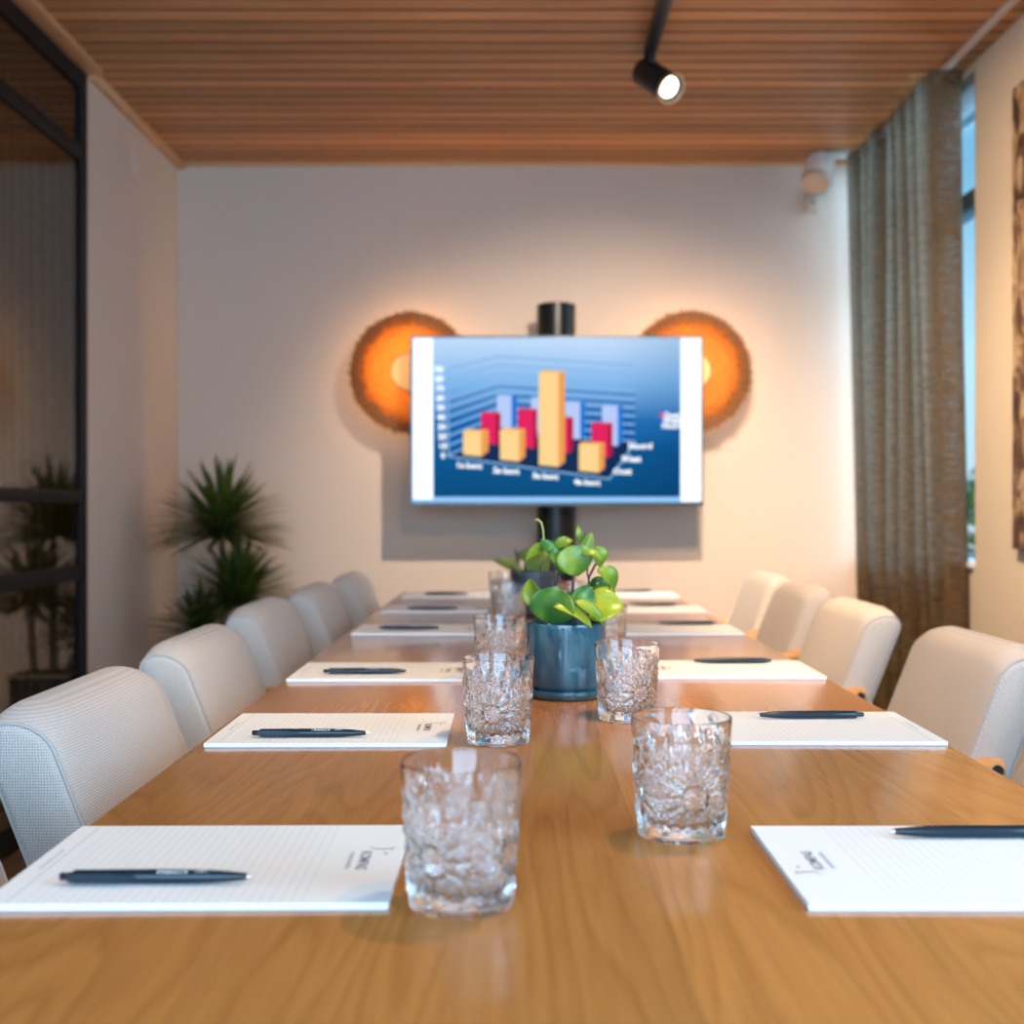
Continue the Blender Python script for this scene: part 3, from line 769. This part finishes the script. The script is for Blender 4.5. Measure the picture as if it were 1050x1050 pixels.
# ---------------------------------------------------------------- big dracaena in the corner
dr = thing('dracaena', 'tall spiky dark green dracaena with two crowns in the back left corner', 'plant', (-1.17, 4.74, 0))
def crown_mesh(c, n_, L, seed, tmax, lean_=(0, 0, 0)):
    rr = random.Random(seed); bm = bmesh.new()
    for k in range(n_):
        th = math.sqrt((k+.5)/n_)*tmax; ph = k*2.39996+rr.uniform(-.2, .2)
        d = Vector((math.sin(th)*math.cos(ph), math.sin(th)*math.sin(ph), math.cos(th)))
        d = (d+Vector(lean_)).normalized(); LL = L*rr.uniform(.8, 1.08); w = rr.uniform(.010, .0145)
        side = d.cross(Vector((0, 0, 1)))
        if side.length < .05: side = Vector((1, 0, 0))
        side.normalize(); drop = .10*math.sin(th)+.04; prev = None
        for i in range(8):
            t = i/7; p = Vector(c)+d*(LL*t+.01)+Vector((0, 0, -drop*LL*1.4*t*t)) + Vector((0, 0, .04*(1-k/n_)-.02))
            ww = w*(.55+.9*t)*(1-t**3) if t < .99 else .0006
            up = side.cross(d)*.35*ww
            row = [bm.verts.new(p-side*ww+up), bm.verts.new(p), bm.verts.new(p+side*ww+up)]
            if prev:
                for q in (0, 1): bm.faces.new((prev[q], prev[q+1], row[q+1], row[q]))
            prev = row
    # keep blades on the room side of both walls
    for v in bm.verts:
        v.co.x = max(v.co.x, XL+1.17+.012); v.co.y = min(v.co.y, YB-4.74-.012)
    return bm
c1 = P(227, 546, 4.74)-dr.location; c2 = P(244, 616, 4.70)-dr.location; c3 = P(205, 650, 4.8)-dr.location
obj('leaf_crown', crown_mesh(c1, 190, .315, 3, 1.62), M['blade'], dr)
obj('leaf_crown', crown_mesh(c2, 170, .285, 5, 1.65), M['blade'], dr)
obj('leaf_crown', crown_mesh(c3, 100, .24, 9, 1.6), M['blade'], dr)
for c, b in ((c1, (-.02, 0, .33)), (c2, (.05, -.02, .33)), (c3, (-.05, .04, .33))):
    bm = bmesh.new(); tube(bm, [b, (Vector(b)*.5+Vector(c)*.5)+Vector((.01, .01, 0)), Vector(c)+Vector((0, 0, .03))], [.018, .014, .012], 10); obj('trunk', bm, M['trunk'], dr)
bm = bmesh.new(); lathe(bm, [(0, 0), (.12, 0), (.135, .01), (.155, .33), (.155, .345), (.14, .345), (.138, .32), (0, .32)], 4, Matrix.Rotation(PI/4, 4, 'Z') @ Matrix.Diagonal((1.05, 1.05, 1.08, 1)))
obj('planter', bm, M['planter'], dr, smooth=False)
bm = bmesh.new()
lathe(bm, [(.163, .372), (.163, .384), (.142, .384), (.142, .372)], 4, Matrix.Rotation(PI/4, 4, 'Z') @ Matrix.Diagonal((1.05, 1.05, 1, 1)), close=True); obj('planter_rim', bm, M['planter_rim'], dr, smooth=False)

# ---------------------------------------------------------------- display on its column
st = thing('display_column', 'tall glossy black round column standing behind the screen', 'column stand', (.178, 5.05, 0))
bm = bmesh.new(); lathe(bm, [(0, .021), (.083, .021), (.083, 1.917), (.080, 1.92), (0, 1.92)], 64); obj('pole', bm, M['column'], st)
bm = bmesh.new(); lathe(bm, [(0, 0), (.21, 0), (.21, .016), (.205, .02), (0, .02)], 64); obj('base_plate', bm, M['black_metal'], st)

TVY = 4.90
def V(x, y, off=0.0):        # slide layout: zoomed-photo coordinates to the screen plane
    p = P(340+x*440/1050, 300+y*300/716, TVY); p.y = TVY-off; return p
tv = thing('television', 'flat television showing a bar chart slide, mounted on the black column', 'television', (.17, TVY, 1.057))
def to_tv(bm): bmesh.ops.translate(bm, verts=bm.verts, vec=-tv.location); return bm
a, b = P(420.6, 518.4, TVY), P(720.6, 344.6, TVY)
bm = B(a.x, b.x, TVY+.001, TVY+.045, a.z, b.z, bev=.004); obj('casing', to_tv(bm), M['tv_black'], tv)
bm = bmesh.new(); bw = .006
for q in ((a.x, b.x, a.z, a.z+.014), (a.x, b.x, b.z-bw, b.z), (a.x, a.x+bw, a.z+.014, b.z-bw), (b.x-bw, b.x, a.z+.014, b.z-bw)): box(bm, q[0], q[1], TVY-.006, TVY+.001, q[2], q[3])
obj('bezel', to_tv(bm), M['tv_black'], tv)
bm = bmesh.new(); box(bm, .10, .25, TVY+.045, 4.966, 1.30, 1.55); obj('wall_bracket', to_tv(bm), M['black_metal'], tv)
# what the screen shows
S = {}
S['white'] = emit('screen_white', (.92, .97, 1.0), 1.3)
S['pale'] = emit('screen_pale_blue', srgb(150, 205, 255), 1)
n = N('screen_blue_fade'); n.set(Base_Color=(0, 0, 0, 1), Roughness=.3); n.p.inputs['Specular IOR Level'].default_value = .02; tc = n.add('TexCoord'); sp = n.add('SeparateXYZ'); n.ln(tc.outputs['Generated'], sp.inputs[0])
fade = n.ramp(sp.outputs['Z'], [(0, srgb(0, 74, 124)), (.30, srgb(0, 88, 148)), (.48, srgb(30, 114, 186)), (.72, srgb(130, 184, 238)), (1, srgb(196, 222, 252))])
right = n.ramp(sp.outputs['X'], [(.0, (1, 1, 1)), (.72, (1, 1, 1)), (.98, (.72, .80, .84))])
n.ln(n.mix(1, fade, right, 'MULTIPLY'), n.p.inputs['Emission Color']); n.p.inputs['Emission Strength'].default_value = 1
S['fade'] = n.m
S['line'] = emit('screen_grid_line', srgb(140, 195, 245), .9); S['line2'] = emit('screen_grid_stripe', srgb(8, 84, 160), 1)
S['floor'] = emit('screen_chart_floor', srgb(12, 40, 84), 1)
cols = {'y': ((255, 214, 145), (240, 160, 75), (255, 190, 105)), 'r': ((228, 30, 96), (176, 8, 62), (215, 60, 110)), 'b': ((184, 205, 250), (30, 120, 215), (110, 170, 240))}
for k, v in cols.items():
    for nm, c in zip(('front', 'side', 'top'), v): S[k+nm] = emit('screen_%s_%s' % ({'y': 'orange', 'r': 'red', 'b': 'blue'}[k], nm), srgb(*c), 1)
bm = bmesh.new(); poly(bm, [V(197, 518, .001), V(907, 518, .001), V(907, 110, .001), V(197, 110, .001)]); scr = obj('screen', to_tv(bm), S['pale'], tv, smooth=False)
def screen_part(name, bm, mat): return obj(name, to_tv(bm), mat, scr, smooth=False)
bm = bmesh.new(); poly(bm, [V(199, 506, .0015), V(248, 506, .0015), V(248, 111, .0015), V(199, 111, .0015)]); screen_part('side_band', bm, S['white'])
bm = bmesh.new(); poly(bm, [V(854, 512, .0015), V(905, 512, .0015), V(905, 111, .0015), V(854, 111, .0015)]); screen_part('side_band', bm, S['white'])
bm = bmesh.new(); poly(bm, [V(249, 500, .002), V(853, 500, .002), V(853, 112, .002), V(249, 112, .002)]); screen_part('slide_background', bm, S['fade'])
bm = bmesh.new()
def stripe(pts, w, mi, off):
    for p, q in zip(pts, pts[1:]): poly(bm, [V(p[0], p[1]-w, off), V(q[0], q[1]-w, off), V(q[0], q[1]+w, off), V(p[0], p[1]+w, off)], mi)
for k in range(10):
    yl, yc, yr = 398-23.4*k, 345-21.0*k, 364-20.6*k
    if k < 6: stripe([(285, yl-11), (408, yc-10), (742, yr-10)], 5.0-.7*k, 1, .0024)
    stripe([(285, yl), (408, yc), (742, yr)], 2.4, 0, .0026)
screen_part('chart_grid', bm, [S['line'], S['line2']])
bm = bmesh.new(); poly(bm, [V(285, 401, .003), V(680, 456, .003), V(742, 366, .003), V(408, 347, .003)], 0)
for p, q in (((285, 401), (680, 456)), ((680, 456), (742, 366)), ((285, 188), (286, 401))):
    dx, dy = q[0]-p[0], q[1]-p[1]; L = math.hypot(dx, dy); nx, ny = -dy/L*2, dx/L*2
    poly(bm, [V(p[0]+nx, p[1]+ny, .0034), V(q[0]+nx, q[1]+ny, .0034), V(q[0]-nx, q[1]-ny, .0034), V(p[0]-nx, p[1]-ny, .0034)], 1)
screen_part('chart_floor', bm, [S['floor'], S['line']])
def bar(k, x0, x1, xs, yt, yb, off, th=8, slant=5):
    bm = bmesh.new(); sh = (xs-x1)*.55
    poly(bm, [V(x0, yb-slant, off), V(x1, yb, off), V(x1, yt+th*.6, off), V(x0, yt+th*.4, off)], 0)
    poly(bm, [V(x1, yb, off), V(xs, yb-sh-4, off), V(xs, yt+1, off), V(x1, yt+th*.6, off)], 1)
    poly(bm, [V(x0, yt+th*.4, off), V(x1, yt+th*.6, off), V(xs, yt+1, off), V(x0+(xs-x1)*.7, yt-2, off)], 2)
    screen_part('chart_bar', bm, [S[k+'front'], S[k+'side'], S[k+'top']])
for x0, x1, xs, yt, yb in ((405, 440, 454, 248, 334), (488, 524, 537, 255, 345), (572, 608, 620, 264, 360), (662, 700, 712, 273, 376)): bar('b', x0, x1, xs, yt, yb, .0036)
for x0, x1, xs, yt, yb in ((366, 402, 414, 293, 373), (456, 494, 503, 284, 382), (550, 580, 591, 304, 394), (636, 677, 687, 318, 405)): bar('r', x0, x1, xs, yt, yb, .0042)
for x0, x1, xs, yt, yb in ((322, 366, 384, 336, 402), (412, 459, 474, 333, 414), (507, 555, 571, 192, 427), (605, 654, 668, 367, 441)): bar('y', x0, x1, xs, yt, yb, .0048, 10)
bm = bmesh.new()
def label(s, x, y, size, rot=0):
    bm = bmesh.new(); p = V(x, y, .0052); text_bm(bm, s, size, Matrix.Translation(p) @ Matrix.Rotation(PI/2, 4, 'X') @ Matrix.Rotation(rot, 4, 'Z'), 0, 1.0, .0012); screen_part('chart_label', bm, S['white'])
for k in range(10): label(str(90-10*k), *( (263+k*1.1, 189+k*23.4)), .034)
for i, (x, y) in enumerate(((336, 424), (427, 437), (523, 450), (625, 465))): label('%de kwrt' % (i+1), x, y, .034, -.06)
for s, x, y in (('Noord', 755, 376), ('West', 733, 408), ('Oost', 711, 438)): label(s, x, y, .036)
for s, x, y in (('Oost', 831, 301), ('West', 832, 314), ('Noord', 834, 327)): label(s, x, y, .032)

bm = bmesh.new()
for (x, y), k in (((809, 301), 0), ((809, 314), 1)): poly(bm, [V(x-6, y-5, .0052), V(x+6, y-5, .0052), V(x+6, y+5, .0052), V(x-6, y+5, .0052)], k)
screen_part('chart_legend', bm, [S['rfront'], S['bside']])

# ---------------------------------------------------------------- rattan wall lamps
def sconce(px, py, label):
    c = P(px, py, 5.085)
    t = thing('wall_lamp', label, 'lamp', (c.x, 5.085, c.z), group='round rattan wall lamps')
    Mx = Matrix.Rotation(PI/2, 4, 'X')          # lathe axis z -> -y (towards the room)
    bm = bmesh.new()
    lathe(bm, [(.078, .030), (.12, .026), (.17, .018), (.22, .008), (.262, -.004), (.262, -.008), (.22, .004), (.17, .014), (.12, .022), (.078, .026)], 96, Mx, close=True)
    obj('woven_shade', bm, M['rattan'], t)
    rr = random.Random(int(px)); bm = bmesh.new()
    for k in range(420):
        a = 2*PI*k/420+rr.uniform(-.012, .012); r0 = rr.uniform(.195, .235); r1 = rr.uniform(.25, .277); a1 = a+rr.uniform(-.03, .03)
        f = lambda r: -(.036-.00055*(r*100)**1.25-.0) if 0 else -(.034-.034*(r/.262)**2+.002)
        tube(bm, [(r0*math.cos(a), f(r0)-.003, r0*math.sin(a)), (r1*math.cos(a1), f(r1)-.001, r1*math.sin(a1))], [.0016, .0026], 4)
    obj('cane_fringe', bm, M['rattan_dark'], t)
    bm = bmesh.new(); lathe(bm, [(0, .047), (.074, .047), (.080, .043), (.080, .033), (.074, .029), (0, .029)], 64, Mx); obj('centre_disc', bm, M['honey_wood'], t)
    bm = bmesh.new(); lathe(bm, [(.079, .036), (.084, .036), (.084, .028), (.079, .028)], 64, Mx, close=True); obj('disc_ring', bm, M['rattan_dark'], t)
    bm = bmesh.new(); lathe(bm, [(0, .026), (.018, .026), (.018, -.17), (.06, -.17), (.06, -.189), (0, -.189)], 32, Mx); obj('wall_mount', bm, M['white_plastic'], t)
    L = []
    for k in range(5):
        a = 2*PI*k/5+.3; L.append((.13*math.cos(a), .085, .13*math.sin(a), .75))
    L.append((0, .10, .035, 3.0))
    for x, y, z, e_ in L:
        d = bpy.data.lights.new('lamp_bulb', 'POINT'); d.energy = e_; d.color = (1, .60, .24); d.shadow_soft_size = .012
        o = bpy.data.objects.new('lamp_bulb', d); link(o, t); o.location = (x, y, z)
    return t
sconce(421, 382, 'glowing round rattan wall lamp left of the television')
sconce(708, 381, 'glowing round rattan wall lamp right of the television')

# ---------------------------------------------------------------- ceiling track and spotlights
trk = obj('lighting_track', B(.435, .475, -.9, 3.97, ZC-.034, ZC-.0008, bev=.003), M['black_metal'])
tag(trk, 'slim black lighting track running along the larch ceiling', 'track')
bulb = emit('spot_lens_glow', (1, .93, .78), 5)
def spot(p, d, label, energy, angle, blend=.35, col=(1, .70, .42)):
    d = Vector(d).normalized(); p = Vector(p)
    t = thing('track_spotlight', label, 'spotlight', (.455, p.y, ZC-.034), group='black track spotlights')
    off = t.location.copy()
    T = Matrix.Translation(-off) @ axis_matrix(p, d) @ Matrix.Scale(1.15, 4)
    bm = bmesh.new(); lathe(bm, [(0, -.078), (.036, -.078), (.041, -.072), (.042, .066), (.040, .070), (.037, .070), (.035, .058), (0, .058)], 40, T); obj('lamp_body', bm, M['black_metal'], t)
    bm = bmesh.new(); lathe(bm, [(.030, .0595), (.030, .0630), (.016, .0655), (0, .066)], 32, T); obj('lens', bm, bulb, t)
    bm = bmesh.new(); lathe(bm, [(.0405, .066), (.0435, .066), (.0435, .076), (.0395, .076)], 40, T, close=True); obj('lens_ring', bm, M['chrome'], t)
    q = p-off; bm = bmesh.new(); tube(bm, [(0, 0, 0), (0, 0, -.02)], .015, 16); tube(bm, [(0, 0, -.015), (q.x*.6, q.y*.6, -.03), q-d*.03], .008, 10); obj('stem', bm, M['black_metal'], t)
    L = bpy.data.lights.new('spot_beam', 'SPOT'); L.energy = energy; L.spot_size = angle; L.spot_blend = blend; L.color = col; L.shadow_soft_size = .022
    o = bpy.data.objects.new('spot_beam', L); link(o, t); o.location = p+d*.105-off
    o.rotation_euler = d.to_track_quat('-Z', 'Y').to_euler()
    return t
spot(P(674, 82, 3.93), (.46, -.66, -.58), 'lit black spotlight hanging at the far end of the ceiling track', 45, 1.1)
spot((.46, 2.72, 2.485), (-.1, 2.3, -1.52), 'black track spotlight aimed at the television wall, above the frame', 400, 1.2, 1.0, (1, .82, .62))
spot((.46, 1.35, 2.45), (-.10, -.1, -1.75), 'black track spotlight aimed down at the table, above the frame', 48, 1.5)
spot((.46, 2.06, 2.45), (1.14, 1.9, -1.0), 'black track spotlight aimed at the painting wall, above the frame', 270, 1.15, .9)
spot((.46, 1.02, 2.45), (-.72, 1.7, -1.6), 'black track spotlight aimed at the far left chairs, above the frame', 85, 1.4, .8)
spot((.46, 2.40, 2.45), (.75, 1.1, -1.5), 'black track spotlight aimed at the far right chairs, above the frame', 230, 1.4, .8)  # extra lamp added for more warm light at the far right

spot((.46, 1.66, 2.45), (.33, .55, -1.7), 'black track spotlight aimed at the nearer right chairs, above the frame', 85, .85, .7)  # extra lamp added to brighten the right chairs' inner faces
# ---------------------------------------------------------------- wall and ceiling fittings, picture
sp_ = thing('ceiling_speaker', 'small white cylindrical fitting on a bracket at the back right ceiling corner', 'speaker', (1.33, 5.12, 2.60))
c = P(839, 176, 5.12)-Vector((1.33, 5.12, 2.60)); dd = Vector((-.32, -.55, -1)).normalized()
bm = bmesh.new(); lathe(bm, [(0, -.075), (.050, -.075), (.060, -.066), (.0625, -.05), (.0625, .045), (.060, .06), (0, .06)], 40, axis_matrix(c, dd)); obj('body', bm, M['white_plastic'], sp_)
bm = bmesh.new(); lathe(bm, [(.0615, .046), (.0640, .050), (.0640, .070), (.058, .078), (0, .080)], 40, axis_matrix(c, dd)); obj('front_cap', bm, M['pinkish'], sp_)
bm = bmesh.new(); box(bm, .03, .13, -.02, .03, -.022, -.001, bev=.003); tube(bm, [(.09, .0, -.012), (.06, .0, -.03), c], .010, 10); obj('bracket', bm, M['white_plastic'], sp_)
sn = thing('motion_sensor', 'little off-white sensor box on the back wall below the white cylindrical fitting', 'sensor', (1.335, YB-.001, 2.415))
obj('housing', B(-.028, .028, -.03, 0, -.045, .045, bev=.007), M['pinkish'], sn)
bm = bmesh.new(); lathe(bm, [(0, .034), (.006, .033), (.007, .030)], 16, Matrix.Rotation(PI/2, 4, 'X')); obj('indicator', bm, M['planter'], sn)

vz = thing('wall_vent', 'round white ventilation cover high on the left wall near the corner', 'vent', (XL+.0005, 4.72, 2.44))
Mv = Matrix.Rotation(PI/2, 4, 'Y')
bm = bmesh.new(); lathe(bm, [(0, 0), (.078, 0), (.078, .003), (.074, .006), (.060, .007), (.055, .005), (0, .005)], 48, Mv); obj('rim', bm, M['wall'], vz)
bm = bmesh.new(); lathe(bm, [(0, .009), (.040, .009), (.048, .007), (.048, .005), (0, .005)], 48, Mv); obj('valve_disc', bm, M['wall'], vz)

n = N('abstract_canvas'); c = n.coord()
a = n.noise(n.coord((1, 2.2, 1)), 5.0, 6, .65, 1.4); b = n.noise(n.coord((1, 5, 2.5)), 3.0, 4, .6, .8)
c1_ = n.ramp(a, [(.30, (.02, .008, .010)), (.46, (.05, .018, .018)), (.52, (.50, .36, .20)), (.57, (.66, .55, .40)), (.62, (.16, .05, .03)), (.75, (.03, .010, .012))])
c2_ = n.ramp(b, [(.38, (.03, .012, .012)), (.52, (.26, .13, .045)), (.62, (.50, .38, .26)), (.7, (.13, .03, .04))])
n.ln(n.mix(.3, c1_, c2_), n.p.inputs['Base Color']); n.set(Roughness=.6); M['canvas'] = n.m
pic = thing('abstract_painting', 'dark and cream abstract canvas on the right wall, cut by the frame edge', 'painting', (XR-.0005, 3.14, .915))
obj('canvas', B(-.032, 0, -.55, .55, 0, 1.45, bev=.003), M['canvas'], pic)

# ---------------------------------------------------------------- outside the right window
M['bush'] = leaf_mat('garden_green', (.05, .16, .02), (.12, .30, .04), (.25, .42, .08))
M['render'] = plain('pale_render', (.75, .80, .82), .9)
def ball_bush(name, loc, r, label, seed):
    rr = random.Random(seed); bm = bmesh.new()
    for k in range(900):
        d = Vector((rr.gauss(0, 1), rr.gauss(0, 1), rr.gauss(0, 1))).normalized()*r*rr.uniform(.75, 1.0); d.z *= 1.1
        t_ = d.normalized(); s_ = t_.orthogonal().normalized(); u_ = t_.cross(s_); a = rr.uniform(0, 6.28); s_ = s_*math.cos(a)+u_*math.sin(a)
        L = rr.uniform(.06, .1); w = L*.4; sd = s_.cross(t_)
        q = [d, d+s_*L*.5+sd*w, d+s_*L+t_*.02, d+s_*L*.5-sd*w]; bm.faces.new([bm.verts.new(x) for x in q])
    t = thing(name, label, 'shrub', loc)
    obj('foliage', bm, M['bush'], t)
    bm = bmesh.new(); tube(bm, [(0, 0, -loc[2]+.0), (0, 0, 0)], .03, 8); obj('trunk', bm, M['trunk'], t)
ball_bush('garden_shrub', (3.7, 8.6, 1.0), .45, 'green shrub outside seen through the right window past the curtain edge', 4)
struct('ground', B(XR+.3, 12, -1, 16, -.1, 0), plain('paving', (.4, .42, .42), .9))
